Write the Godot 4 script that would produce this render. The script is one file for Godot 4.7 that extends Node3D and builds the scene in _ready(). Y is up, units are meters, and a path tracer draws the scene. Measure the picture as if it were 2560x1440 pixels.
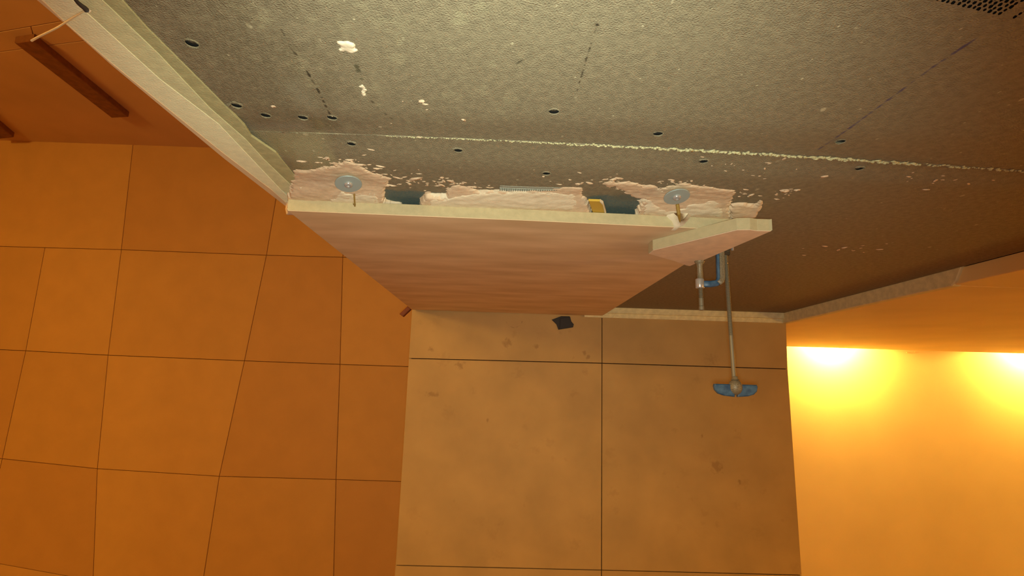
extends Node3D
# A bulkhead under refurbishment, seen from just below its ceiling: y up, metres, the lens at (0, 2, 0) looking along -z.

const CEIL := 2.2          # underside of the grey plasterboard
const HIGH := 2.91         # underside of the high ceiling on the left
const LOW := 2.176         # underside of the low ceiling on the right
var rng := RandomNumberGenerator.new()
var M := {}

# ---------------------------------------------------------------- helpers: nodes
func numbered(called: String, parent: Node) -> String:
	if not parent.has_node(NodePath(called)):
		return called
	var k := 1
	while parent.has_node(NodePath("%s_%03d" % [called, k])):
		k += 1
	return "%s_%03d" % [called, k]

func tag(o: Node, label: String, category: String, group := "", kind := "") -> void:
	o.set_meta("label", label)
	o.set_meta("category", category)
	if group: o.set_meta("group", group)
	if kind: o.set_meta("kind", kind)

func thing(called: String, label: String, category: String, at := Vector3.ZERO, group := "", kind := "") -> Node3D:
	var o := Node3D.new()
	o.name = numbered(called, self)
	add_child(o)
	o.position = at
	tag(o, label, category, group, kind)
	return o

func part(called: String, mesh: Mesh, m: Material, parent: Node, at := Transform3D()) -> MeshInstance3D:
	var o := MeshInstance3D.new()
	o.name = numbered(called, parent)
	o.mesh = mesh
	o.material_override = m
	parent.add_child(o)
	o.transform = at
	return o

# ---------------------------------------------------------------- helpers: shapes
func start() -> SurfaceTool:
	var st := SurfaceTool.new()
	st.begin(Mesh.PRIMITIVE_TRIANGLES)
	st.set_smooth_group(-1)
	return st

func smooth() -> SurfaceTool:
	var st := SurfaceTool.new()
	st.begin(Mesh.PRIMITIVE_TRIANGLES)
	st.set_smooth_group(0)
	return st

func done(st: SurfaceTool) -> ArrayMesh:
	st.generate_normals()
	return st.commit()

func tri(st: SurfaceTool, a: Vector3, b: Vector3, c: Vector3) -> void:
	st.add_vertex(a); st.add_vertex(b); st.add_vertex(c)

func quad(st: SurfaceTool, a: Vector3, b: Vector3, c: Vector3, d: Vector3) -> void:
	tri(st, a, b, c); tri(st, a, c, d)

func box(st: SurfaceTool, lo: Vector3, hi: Vector3) -> void:
	var p := []
	for k in 8:
		p.append(Vector3(hi.x if k & 1 else lo.x, hi.y if k & 2 else lo.y, hi.z if k & 4 else lo.z))
	for f in [[0, 1, 3, 2], [4, 6, 7, 5], [0, 4, 5, 1], [2, 3, 7, 6], [0, 2, 6, 4], [1, 5, 7, 3]]:
		quad(st, p[f[0]], p[f[3]], p[f[2]], p[f[1]])

func box_mesh(lo: Vector3, hi: Vector3) -> ArrayMesh:
	var st := start()
	box(st, lo, hi)
	return done(st)

# Frames in which outlines are drawn: (u, v) in the outline, w the way its face points.
func facing_down(y: float) -> Transform3D:      # u = x, v = z
	return Transform3D(Basis(Vector3(1, 0, 0), Vector3(0, 0, 1), Vector3(0, -1, 0)), Vector3(0, y, 0))

func facing_room(z: float) -> Transform3D:      # u = x, v = y
	return Transform3D(Basis(), Vector3(0, 0, z))

func inset(poly: PackedVector2Array, by: float) -> PackedVector2Array:
	var n := poly.size()
	var area := 0.0
	for i in n:
		area += poly[i].cross(poly[(i + 1) % n])
	var s := signf(area)
	var out := PackedVector2Array()
	for i in n:
		var a := (poly[i] - poly[(i + n - 1) % n]).normalized()
		var b := (poly[(i + 1) % n] - poly[i]).normalized()
		var na := Vector2(-a.y, a.x) * s
		var nb := Vector2(-b.y, b.x) * s
		var m := (na + nb).normalized()
		out.append(poly[i] + m * by / maxf(0.35, m.dot(na)))
	return out

# A flat piece with a chamfered face: w = 0 is its back, w = d its face.
func slab(st: SurfaceTool, outline: Array, at: Transform3D, d: float, bevel := 0.0006) -> void:
	var poly := PackedVector2Array(outline)
	var n := poly.size()
	var face := inset(poly, bevel)
	var w := d - bevel
	for i in n:
		var j := (i + 1) % n
		quad(st, at * Vector3(poly[i].x, poly[i].y, 0), at * Vector3(poly[j].x, poly[j].y, 0), at * Vector3(poly[j].x, poly[j].y, w), at * Vector3(poly[i].x, poly[i].y, w))
		quad(st, at * Vector3(poly[i].x, poly[i].y, w), at * Vector3(poly[j].x, poly[j].y, w), at * Vector3(face[j].x, face[j].y, d), at * Vector3(face[i].x, face[i].y, d))
	var t := Geometry2D.triangulate_polygon(face)
	for k in range(0, t.size(), 3):
		tri(st, at * Vector3(face[t[k]].x, face[t[k]].y, d), at * Vector3(face[t[k + 1]].x, face[t[k + 1]].y, d), at * Vector3(face[t[k + 2]].x, face[t[k + 2]].y, d))
		tri(st, at * Vector3(face[t[k]].x, face[t[k]].y, 0), at * Vector3(face[t[k + 2]].x, face[t[k + 2]].y, 0), at * Vector3(face[t[k + 1]].x, face[t[k + 1]].y, 0))

func slab_mesh(outline: Array, at: Transform3D, d: float, bevel := 0.0006) -> ArrayMesh:
	var st := start()
	slab(st, outline, at, d, bevel)
	return done(st)

# A turned shape: profile of (radius, along), round the z axis of AT.
func lathe(st: SurfaceTool, profile: Array, at: Transform3D, n := 16) -> void:
	for i in profile.size() - 1:
		var p: Vector2 = profile[i]
		var q: Vector2 = profile[i + 1]
		for k in n:
			var a := TAU * k / n
			var b := TAU * (k + 1) / n
			quad(st, at * Vector3(p.x * cos(a), p.x * sin(a), p.y), at * Vector3(q.x * cos(a), q.x * sin(a), q.y), at * Vector3(q.x * cos(b), q.x * sin(b), q.y), at * Vector3(p.x * cos(b), p.x * sin(b), p.y))

func along(a: Vector3, b: Vector3) -> Transform3D:
	var z := (b - a).normalized()
	var x := (Vector3.RIGHT if absf(z.x) < 0.9 else Vector3.FORWARD).cross(z).normalized()
	return Transform3D(Basis(x, z.cross(x), z), a)

func threads(r: float, depth: float, pitch: float, from: float, to: float) -> Array:
	var out := []
	var y := from
	while y < to:
		out.append(Vector2(r - depth, y)); out.append(Vector2(r, y + pitch * 0.35)); out.append(Vector2(r, y + pitch * 0.55)); out.append(Vector2(r - depth, y + pitch * 0.9))
		y += pitch
	return out

func tube(st: SurfaceTool, path: Array, r0: float, r1: float, n := 10) -> void:
	var rings := []
	for i in path.size():
		var a: Vector3 = path[maxi(i - 1, 0)]
		var b: Vector3 = path[mini(i + 1, path.size() - 1)]
		var f := along(a, b)
		f.origin = path[i]
		var r := lerpf(r0, r1, float(i) / (path.size() - 1))
		var ring := []
		for k in n:
			ring.append(f * Vector3(r * cos(TAU * k / n), r * sin(TAU * k / n), 0))
		rings.append(ring)
	for i in rings.size() - 1:
		for k in n:
			var l := (k + 1) % n
			quad(st, rings[i][k], rings[i + 1][k], rings[i + 1][l], rings[i][l])
	for e in [0, rings.size() - 1]:
		for k in n:
			tri(st, path[e], rings[e][k], rings[e][(k + 1) % n])

# Marching squares over a field (> 0 is solid) on the (x, z) plane; the face hangs h(f, x, z) below y.
func sheet(st: SurfaceTool, x0: float, x1: float, z0: float, z1: float, cell: float, field: Callable, place: Callable) -> void:
	var nx := int(ceil((x1 - x0) / cell))
	var nz := int(ceil((z1 - z0) / cell))
	var f := PackedFloat32Array()
	f.resize((nx + 1) * (nz + 1))
	for j in nz + 1:
		for i in nx + 1:
			f[j * (nx + 1) + i] = field.call(lerpf(x0, x1, float(i) / nx), lerpf(z0, z1, float(j) / nz))
	for j in nz:
		for i in nx:
			var fs := [f[j * (nx + 1) + i], f[j * (nx + 1) + i + 1], f[(j + 1) * (nx + 1) + i + 1], f[(j + 1) * (nx + 1) + i]]
			if fs[0] <= 0 and fs[1] <= 0 and fs[2] <= 0 and fs[3] <= 0:
				continue
			var ps := []
			for c in [[0, 0], [1, 0], [1, 1], [0, 1]]:
				ps.append(Vector2(lerpf(x0, x1, float(i + c[0]) / nx), lerpf(z0, z1, float(j + c[1]) / nz)))
			var poly := []
			for k in 4:
				var l := (k + 1) % 4
				if fs[k] > 0:
					poly.append(Vector3(ps[k].x, fs[k], ps[k].y))
				if (fs[k] > 0) != (fs[l] > 0):
					var t: float = fs[k] / (fs[k] - fs[l])
					poly.append(Vector3(lerpf(ps[k].x, ps[l].x, t), 0, lerpf(ps[k].y, ps[l].y, t)))
			var v := []
			for p in poly:
				v.append(place.call(p.x, p.z, p.y))
			for k in range(1, v.size() - 1):
				tri(st, v[0], v[k], v[k + 1])

func depth_inside(poly: PackedVector2Array, p: Vector2) -> float:
	var d := 1e9
	var n := poly.size()
	for i in n:
		d = minf(d, p.distance_squared_to(Geometry2D.get_closest_point_to_segment(p, poly[i], poly[(i + 1) % n])))
	d = sqrt(d)
	return d if Geometry2D.is_point_in_polygon(p, poly) else -d

# A smear of filler with a ragged rim on the ceiling's underside.
func smear(outline: Array, cell: float, ragged: float, thick: float, rise: float, lumps: float, noise_seed: int, extra: Callable = func(_x, _z): return 0.0) -> ArrayMesh:
	var poly := PackedVector2Array(outline)
	var r := Rect2(poly[0], Vector2.ZERO)
	for p in poly:
		r = r.expand(p)
	r = r.grow(ragged * 1.5 + cell)
	var n := FastNoiseLite.new()
	n.seed = noise_seed
	n.frequency = 90.0
	n.fractal_octaves = 4
	var st := smooth()
	sheet(st, r.position.x, r.end.x, r.position.y, r.end.y, cell,
		func(x, z): return depth_inside(poly, Vector2(x, z)) + ragged * n.get_noise_2d(x, z * 1.6),
		func(x, z, f): return Vector3(x, CEIL + 0.0004 - (0.0004 + thick * (1.0 - exp(-f / rise)) + (lumps * (0.5 + n.get_noise_2d(x * 0.45 + 7.0, z * 0.8)) + extra.call(x, z)) * clampf(f / rise, 0, 1)) , z))
	return done(st)

# ---------------------------------------------------------------- helpers: materials
func plain(c: Color, rough: float, metal := 0.0) -> StandardMaterial3D:
	var m := StandardMaterial3D.new()
	m.albedo_color = c
	m.roughness = rough
	m.metallic = metal
	return m

func noise_texture(noise_seed: int, freq: float, octaves: int, size: int, a: Color, b: Color) -> NoiseTexture2D:
	var n := FastNoiseLite.new()
	n.seed = noise_seed
	n.frequency = freq
	n.fractal_octaves = octaves
	var t := NoiseTexture2D.new()
	t.width = size
	t.height = size
	t.seamless = true
	t.noise = n
	var g := Gradient.new()
	g.set_color(0, a)
	g.set_color(1, b)
	t.color_ramp = g
	return t

# A mottled material laid out in metres: PER is how many repeats there are in a metre.
func mottled(c: Color, spread: float, rough: float, per: float, noise_seed: int, freq := 0.012, octaves := 5, relief := 0.0, tint := Color(1, 1, 1)) -> StandardMaterial3D:
	var m := plain(Color.WHITE, rough)
	m.albedo_texture = noise_texture(noise_seed, freq, octaves, 512, (c * (1.0 - spread)).clamp(), (c * (1.0 + spread) * tint).clamp())
	if relief > 0.0:
		m.heightmap_enabled = true
		m.heightmap_texture = noise_texture(noise_seed + 50, freq * 6.0, 4, 512, Color.BLACK, Color.WHITE)
		m.heightmap_scale = relief
	m.uv1_triplanar = true
	m.uv1_world_triplanar = true
	m.uv1_scale = Vector3.ONE * per
	return m

# Marks that lie on a surface (dust, pencil, chalk, splashes): a clear picture, painted stroke by stroke.
class Marks:
	var im: Image
	var lo: Vector2
	var per: Vector2
	var n := FastNoiseLite.new()
	func _init(w: int, h: int, from: Vector2, to: Vector2):
		im = Image.create(w, h, false, Image.FORMAT_RGBA8)
		im.fill(Color(0.4, 0.38, 0.3, 0.0))
		lo = from
		per = Vector2(w, h) / (to - from)
		n.frequency = 0.05
		n.fractal_octaves = 4
	func put(x: int, y: int, c: Color, a: float) -> void:
		if x < 0 or y < 0 or x >= im.get_width() or y >= im.get_height() or a <= 0.003:
			return
		var o := im.get_pixel(x, y)
		var t := a + o.a * (1.0 - a)
		var m := o.lerp(c, a / t)
		m.a = t
		im.set_pixel(x, y, m)
	func dot(p: Vector2, r: Vector2, c: Color, a: float, rough := 0.5, soft := 0.35) -> void:
		var q := (p - lo) * per
		var s := (r * per).abs()
		for y in range(int(q.y - s.y * 1.6), int(q.y + s.y * 1.6) + 2):
			for x in range(int(q.x - s.x * 1.6), int(q.x + s.x * 1.6) + 2):
				var d := ((Vector2(x, y) - q) / s).length() + rough * n.get_noise_2d(x * 1.7, y * 1.7)
				put(x, y, c, a * clampf((1.0 - d) / soft, 0, 1))
	func stroke(pts: Array, width: float, c: Color, a: float, broken := 0.0) -> void:
		for i in pts.size() - 1:
			var u: Vector2 = pts[i]
			var v: Vector2 = pts[i + 1]
			var steps := int(u.distance_to(v) * per.x / 1.2) + 1
			for k in steps:
				var p := u.lerp(v, float(k) / steps)
				var w := n.get_noise_2d(p.x * 2600.0, p.y * 2600.0)
				if w + 0.35 < broken:
					continue
				dot(p, Vector2.ONE * width * (0.8 + 0.5 * w), c, a * (0.7 + w), 0.3)
	func area(outline: Array, c: Color, a: float, edge: float, grain: float) -> void:
		var poly := PackedVector2Array(outline)
		var r := Rect2(poly[0], Vector2.ZERO)
		for p in poly:
			r = r.expand(p)
		r = r.grow(edge)
		var s := (r.position - lo) * per
		var e := (r.end - lo) * per
		for y in range(int(minf(s.y, e.y)), int(maxf(s.y, e.y)) + 1):
			for x in range(int(s.x), int(e.x) + 1):
				var p := Vector2(x, y) / per + lo
				var d := 1e9
				for i in poly.size():
					d = minf(d, p.distance_squared_to(Geometry2D.get_closest_point_to_segment(p, poly[i], poly[(i + 1) % poly.size()])))
				d = sqrt(d) * (1.0 if Geometry2D.is_point_in_polygon(p, poly) else -1.0)
				var g := n.get_noise_2d(x * 0.9, y * 0.35)
				put(x, y, c, a * clampf(0.5 + d / edge + g * 0.8, 0, 1) * clampf(1.0 - grain * (0.5 - n.get_noise_2d(x * 5.0, y * 2.0)), 0, 1))

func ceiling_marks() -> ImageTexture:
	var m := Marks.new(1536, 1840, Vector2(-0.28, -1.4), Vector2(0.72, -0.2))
	var r := RandomNumberGenerator.new()
	r.seed = 5
	var pale := Color(0.80, 0.77, 0.63)
	var dark := Color(0.20, 0.18, 0.12)
	# bare blue-green card where the grey skim has gone
	var teal := Color(0.33, 0.43, 0.43)
	m.area([Vector2(-0.1298, -0.5544), Vector2(-0.0891, -0.5577), Vector2(-0.0673, -0.5605), Vector2(-0.0694, -0.5812), Vector2(-0.0956, -0.6045), Vector2(-0.1422, -0.6050)], teal, 0.95, 0.006, 0.35)
	m.area([Vector2(0.0807, -0.5560), Vector2(0.1131, -0.5479), Vector2(0.1365, -0.5408), Vector2(0.1480, -0.5660), Vector2(0.1627, -0.6463), Vector2(0.1145, -0.6517)], teal, 0.95, 0.006, 0.4)
	m.area([Vector2(0.1086, -0.5363), Vector2(0.1389, -0.5503), Vector2(0.1402, -0.5642), Vector2(0.1093, -0.5608)], Color(0.42, 0.42, 0.34), 0.6, 0.006, 0.4)
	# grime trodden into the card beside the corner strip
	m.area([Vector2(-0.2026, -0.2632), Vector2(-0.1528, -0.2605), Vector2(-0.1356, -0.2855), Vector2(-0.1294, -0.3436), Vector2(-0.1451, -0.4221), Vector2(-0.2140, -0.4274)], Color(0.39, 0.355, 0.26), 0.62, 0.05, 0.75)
	# wiped filler beside the corner strip
	m.area([Vector2(-0.2116, -0.4331), Vector2(-0.1576, -0.4304), Vector2(-0.1605, -0.5087), Vector2(-0.1684, -0.5250), Vector2(-0.2013, -0.5280)], Color(0.66, 0.64, 0.48), 0.55, 0.012, 0.3)
	m.area([Vector2(-0.2112, -0.4437), Vector2(-0.1954, -0.4424), Vector2(-0.1993, -0.5225), Vector2(-0.2137, -0.5083)], Color(0.50, 0.46, 0.30), 0.5, 0.012, 0.3)
	m.area([Vector2(-0.1591, -0.3505), Vector2(-0.1459, -0.3447), Vector2(-0.1420, -0.3825), Vector2(-0.1493, -0.3954), Vector2(-0.1581, -0.3777)], Color(0.66, 0.66, 0.58), 0.35, 0.012, 0.6)
	m.area([Vector2(-0.2255, -0.4074), Vector2(-0.2051, -0.4182), Vector2(-0.1639, -0.4109), Vector2(-0.1674, -0.4252), Vector2(-0.2171, -0.4305)], Color(0.56, 0.55, 0.50), 0.4, 0.008, 0.6)
	m.area([Vector2(-0.1585, -0.4025), Vector2(-0.1398, -0.4044), Vector2(-0.1391, -0.4216), Vector2(-0.1623, -0.4249)], Color(0.36, 0.33, 0.20), 0.5, 0.006, 0.5)
	m.area([Vector2(-0.1535, -0.4035), Vector2(-0.1478, -0.4050), Vector2(-0.1507, -0.4211), Vector2(-0.1563, -0.4215)], Color(0.60, 0.56, 0.40), 0.5, 0.004, 0.5)
	# broken pencil lines
	m.stroke([Vector2(-0.1344, -0.2847), Vector2(-0.1351, -0.2972)], 0.0009, dark, 0.7, 0.2)
	m.stroke([Vector2(-0.1361, -0.3090), Vector2(-0.1351, -0.3165)], 0.0010, dark, 0.8, 0.0)
	m.stroke([Vector2(-0.1351, -0.3306), Vector2(-0.1353, -0.3500)], 0.0013, dark, 0.9, 0.15)
	m.stroke([Vector2(-0.1354, -0.3552), Vector2(-0.1364, -0.3705), Vector2(-0.1382, -0.3933)], 0.0012, dark, 0.75, 0.25)
	m.stroke([Vector2(-0.1004, -0.3252), Vector2(-0.1009, -0.3417)], 0.0020, Color(0.34, 0.33, 0.24), 0.6, 0.3)
	m.stroke([Vector2(-0.1015, -0.3680), Vector2(-0.0974, -0.3823), Vector2(-0.0896, -0.4040)], 0.0013, Color(0.30, 0.28, 0.20), 0.6, 0.3)
	m.stroke([Vector2(0.0465, -0.2750), Vector2(0.0456, -0.3012), Vector2(0.0450, -0.3274), Vector2(0.0446, -0.3482)], 0.0008, dark, 0.8, 0.32)
	m.stroke([Vector2(0.0025, -0.3165), Vector2(0.0064, -0.3119)], 0.0010, Color(0.36, 0.34, 0.26), 0.8)
	m.stroke([Vector2(0.0424, -0.3814), Vector2(0.0454, -0.3812)], 0.0008, dark, 0.6)
	m.dot(Vector2(0.0464, -0.2761), Vector2(0.0016, 0.0016), dark, 0.9)
	# the blue chalk line
	m.stroke([Vector2(0.2591, -0.4295), Vector2(0.2571, -0.3913), Vector2(0.2575, -0.3389), Vector2(0.2576, -0.3038), Vector2(0.2601, -0.2749)], 0.0013, Color(0.30, 0.28, 0.42), 0.55, 0.05)
	# pale specks and spatter
	for k in 520:
		var s := r.randf_range(0.0004, 0.0011) * (2.2 if r.randf() < 0.06 else 1.0)
		m.dot(Vector2(r.randf_range(-0.24, 0.7), r.randf_range(-0.72, -0.2)), Vector2(s, s * r.randf_range(0.8, 2.0)), pale, r.randf_range(0.25, 0.8), 0.5)
	for k in 60:
		var c := Vector2(r.randf_range(-0.22, 0.0), r.randf_range(-0.42, -0.26))
		m.dot(c, Vector2(0.004, 0.006) * r.randf_range(0.5, 1.8), Color(0.68, 0.66, 0.52), 0.22, 1.0, 0.8)
	return ImageTexture.create_from_image(m.im)

func pier_marks() -> ImageTexture:
	var m := Marks.new(1024, 820, Vector2(-0.27, 2.2), Vector2(0.75, 1.4))
	var r := RandomNumberGenerator.new()
	r.seed = 9
	var rub := Color(0.55, 0.42, 0.25)
	var arc := []
	for k in 17:
		var a := PI * 0.06 + PI * 0.86 * k / 16.0
		arc.append(Vector2(0.0247, 2.165) + Vector2(cos(a) * 0.0205, -sin(a) * 0.0205))
	m.stroke(arc, 0.0007, Color(0.42, 0.30, 0.16), 0.7, 0.08)
	for s in [[Vector2(0.0095, 2.1057), 0.014, 0.012], [Vector2(-0.1774, 2.0853), 0.010, 0.006], [Vector2(0.2003, 2.0867), 0.005, 0.007], [Vector2(0.2103, 2.0761), 0.006, 0.007], [Vector2(0.0811, 2.0989), 0.009, 0.005], [Vector2(-0.1047, 2.0483), 0.012, 0.010], [Vector2(-0.0332, 1.9181), 0.004, 0.007], [Vector2(0.4876, 1.8947), 0.003, 0.008], [Vector2(0.5736, 1.7914), 0.003, 0.008], [Vector2(0.5191, 1.8258), 0.016, 0.018], [Vector2(-0.1695, 1.9760), 0.02, 0.006]]:
		m.dot(s[0], Vector2(s[1], s[2]), rub, 0.55, 0.8, 0.6)
	for k in 90:
		m.dot(Vector2(r.randf_range(-0.25, 0.73), r.randf_range(1.45, 2.16)), Vector2(1, 1) * r.randf_range(0.004, 0.02), rub, r.randf_range(0.06, 0.2), 0.9, 0.8)
	return ImageTexture.create_from_image(m.im)

func wear(m: StandardMaterial3D, t: Texture2D, scale: Vector3, offset: Vector3) -> StandardMaterial3D:
	m.detail_enabled = true
	m.detail_blend_mode = BaseMaterial3D.BLEND_MODE_MIX
	m.detail_albedo = t
	m.detail_uv_layer = BaseMaterial3D.DETAIL_UV_2
	m.uv2_triplanar = true
	m.uv2_world_triplanar = true
	m.uv2_scale = scale
	m.uv2_offset = offset
	return m

func materials() -> void:
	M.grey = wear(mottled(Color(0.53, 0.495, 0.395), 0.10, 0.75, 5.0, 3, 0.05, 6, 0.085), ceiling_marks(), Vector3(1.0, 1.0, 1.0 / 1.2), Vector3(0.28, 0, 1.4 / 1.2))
	M.pier = wear(mottled(Color(0.71, 0.59, 0.375), 0.05, 0.7, 1.6, 11, 0.008, 4), pier_marks(), Vector3(1.0 / 1.02, 1.0 / 0.8, 1), Vector3(0.27 / 1.02, -2.2 / 0.8, 0))
	M.wall_a = mottled(Color(0.79, 0.61, 0.34), 0.022, 0.7, 1.2, 12, 0.012, 5)
	M.wall_b = mottled(Color(0.81, 0.63, 0.355), 0.022, 0.7, 1.3, 13, 0.012, 5)
	M.wall_c = mottled(Color(0.77, 0.585, 0.33), 0.022, 0.7, 1.1, 14, 0.012, 5)
	M.high = mottled(Color(0.84, 0.70, 0.53), 0.03, 0.8, 1.1, 15, 0.006, 3)
	M.low = mottled(Color(0.93, 0.82, 0.58), 0.03, 0.7, 1.1, 16, 0.006, 3)
	M.bright = mottled(Color(0.94, 0.86, 0.66), 0.02, 0.8, 1.1, 17, 0.006, 3)
	M.shell = plain(Color(0.80, 0.65, 0.44), 0.9)
	M.joint = plain(Color(0.20, 0.12, 0.06), 0.95)
	M.floor = mottled(Color(0.42, 0.20, 0.09), 0.08, 0.7, 0.8, 18, 0.01, 4)
	M.void = plain(Color(0.10, 0.08, 0.06), 0.95)
	M.gypsum = mottled(Color(0.72, 0.67, 0.52), 0.04, 0.85, 9.0, 21, 0.02, 5, 0.02)
	M.pink = mottled(Color(0.90, 0.79, 0.61), 0.075, 0.65, 1.0, 22, 0.008, 5, 0.0, Color(0.97, 1.0, 1.06))
	M.pink.uv1_scale = Vector3(1.3, 1.0, 4.5)
	M.scrap_pink = mottled(Color(0.91, 0.82, 0.70), 0.04, 0.7, 5.0, 23, 0.02, 4)
	M.filler = mottled(Color(0.86, 0.765, 0.635), 0.06, 0.75, 12.0, 24, 0.02, 5, 0.02)
	M.white_filler = mottled(Color(0.90, 0.85, 0.73), 0.04, 0.75, 8.0, 25, 0.02, 5, 0.02)
	M.corner_filler = mottled(Color(0.95, 0.95, 0.79), 0.03, 0.75, 8.0, 35, 0.02, 5, 0.02)
	M.green_filler = mottled(Color(0.84, 0.84, 0.66), 0.05, 0.75, 8.0, 26, 0.02, 5, 0.02)
	M.seam_filler = mottled(Color(0.76, 0.745, 0.57), 0.06, 0.75, 8.0, 36, 0.02, 5, 0.02)
	M.wash = mottled(Color(0.69, 0.68, 0.50), 0.07, 0.75, 8.0, 27, 0.02, 5, 0.02)
	M.bead = plain(Color(0.88, 0.78, 0.62), 0.5)
	M.zinc = plain(Color(0.62, 0.67, 0.65), 0.42, 0.25)
	M.steel = plain(Color(0.50, 0.47, 0.39), 0.35, 0.35)
	M.chrome = plain(Color(0.72, 0.72, 0.70), 0.20, 0.5)
	M.oiled = mottled(Color(0.30, 0.26, 0.20), 0.25, 0.45, 30.0, 28, 0.02, 4)
	M.oiled.metallic = 0.2
	M.brass = plain(Color(0.66, 0.58, 0.34), 0.2, 0.5)
	M.dull_brass = plain(Color(0.60, 0.49, 0.22), 0.5, 0.2)
	M.blue = mottled(Color(0.18, 0.33, 0.48), 0.18, 0.45, 14.0, 29, 0.012, 5, 0.0, Color(1.5, 1.15, 0.95))
	M.worn = mottled(Color(0.50, 0.45, 0.35), 0.35, 0.5, 60.0, 30, 0.02, 4)
	M.worn.metallic = 0.15
	M.dark_wood = mottled(Color(0.52, 0.33, 0.18), 0.12, 0.7, 3.0, 31, 0.02, 4)
	M.peg_wood = mottled(Color(0.48, 0.26, 0.16), 0.1, 0.7, 9.0, 32, 0.02, 4)
	M.strip = mottled(Color(0.88, 0.84, 0.66), 0.06, 0.85, 6.0, 33, 0.02, 5, 0.03)
	M.black = plain(Color(0.13, 0.10, 0.08), 0.6)
	M.cable = plain(Color(0.20, 0.18, 0.17), 0.6)
	M.wire = plain(Color(0.80, 0.68, 0.50), 0.5)
	M.tape = mottled(Color(0.60, 0.61, 0.55), 0.25, 0.8, 40.0, 34, 0.05, 3)
	M.yellow = plain(Color(0.80, 0.66, 0.24), 0.8)
	M.housing = plain(Color(0.85, 0.85, 0.83), 0.5, 0.2)

func glow(c: Color, energy: float) -> StandardMaterial3D:
	var m := plain(c, 0.5)
	m.emission_enabled = true
	m.emission = c
	m.emission_energy_multiplier = energy
	return m

# ---------------------------------------------------------------- the grey ceiling boards
const SEAM := -0.4345
const HOLE := 0.0037

func seam_shift(x: float, z: float) -> float:
	return (-0.022 * x - 0.075 * x * x) * clampf(1.0 - absf(z - SEAM) / 0.07, 0.0, 1.0)

func on_board(x: float, z: float) -> Vector3:   # the boards' long edges are thinned towards the seam
	var d := absf(z - SEAM)
	return Vector3(x, CEIL + 0.0036 * (1.0 - smoothstep(0.0, 0.055, d)), z + seam_shift(x, z))

func perforated(x: float, z: float) -> float:
	var p := (Vector2(x, z) - Vector2(0.2552, -0.2546)).rotated(0.22)
	if x > 0.262:
		p.x -= 0.0102
	var a := p / Vector2(0.0034, 0.0027)
	var c := a.round()
	if c.x > 0.5 or c.y < -0.5 or (x > 0.262 and c.x < -0.5):
		return 0.001
	var d := p - c * Vector2(0.0034, 0.0027) - Vector2(sin(c.x * 5.1 + c.y * 3.7), cos(c.x * 2.3 + c.y * 7.1)) * 0.00028
	return (d.rotated(0.9) * Vector2(0.72, 1.3)).length() - 0.00112 - 0.0002 * sin(c.x * 9.0 + c.y * 4.0)

func grey_board(parent: Node3D, m: Material, z0: float, z1: float, holes: Array, patch: Array) -> void:
	var xs := {-0.24: 1, 0.699: 1}
	var zs := {z0: 1, z1: 1}
	for k in 18:
		xs[-0.22 + 0.05 * k] = 1
	for k in 90:
		var z := -1.372 + 0.045 * k
		if z > z0 + 0.002 and z < z1 - 0.002: zs[z] = 1
	for k in 14:
		for s in [-1, 1]:
			var z: float = SEAM + s * (0.001 + 0.0055 * k)
			if z > z0 + 0.002 and z < z1 - 0.002: zs[z] = 1
	var cuts := []
	for h in holes:
		cuts.append(Rect2(h - Vector2.ONE * 0.005, Vector2.ONE * 0.010))
	if patch.size():
		cuts.append(Rect2(patch[0], patch[1] - patch[0]))
	var keep := func(v: float, axis: int) -> bool:
		for c in cuts:
			if v > c.position[axis] + 1e-5 and v < c.end[axis] - 1e-5:
				return false
		return true
	for c in cuts:
		xs[c.position.x] = 1; xs[c.end.x] = 1; zs[c.position.y] = 1; zs[c.end.y] = 1
	var x_list := xs.keys()
	var z_list := zs.keys()
	x_list.sort()
	z_list.sort()
	var st := smooth()
	for j in z_list.size() - 1:
		for i in x_list.size() - 1:
			var x: float = x_list[i]
			var z: float = z_list[j]
			var mid := Vector2((x + x_list[i + 1]) / 2, (z + z_list[j + 1]) / 2)
			var cut := false
			for c in cuts:
				if c.has_point(mid): cut = true
			if not cut:
				quad(st, on_board(x, z), on_board(x, z_list[j + 1]), on_board(x_list[i + 1], z_list[j + 1]), on_board(x_list[i + 1], z))
	for h in holes:
		sheet(st, h.x - 0.005, h.x + 0.005, h.y - 0.005, h.y + 0.005, 0.0005,
			func(x, z): return Vector2(x, z).distance_to(h) - HOLE,
			func(x, z, _f): return on_board(x, z))
	if patch.size():
		sheet(st, patch[0].x, patch[1].x, patch[0].y, patch[1].y, 0.00045, perforated, func(x, z, _f): return on_board(x, z))
	st.generate_normals()
	st.set_smooth_group(-1)
	# the core behind the face: the board's edges and its back
	for z in [z0, z1]:
		quad(st, on_board(-0.24, z), on_board(0.699, z), Vector3(0.699, CEIL + 0.0125, z), Vector3(-0.24, CEIL + 0.0125, z))
	part("board", done(st), m, parent)

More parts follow.
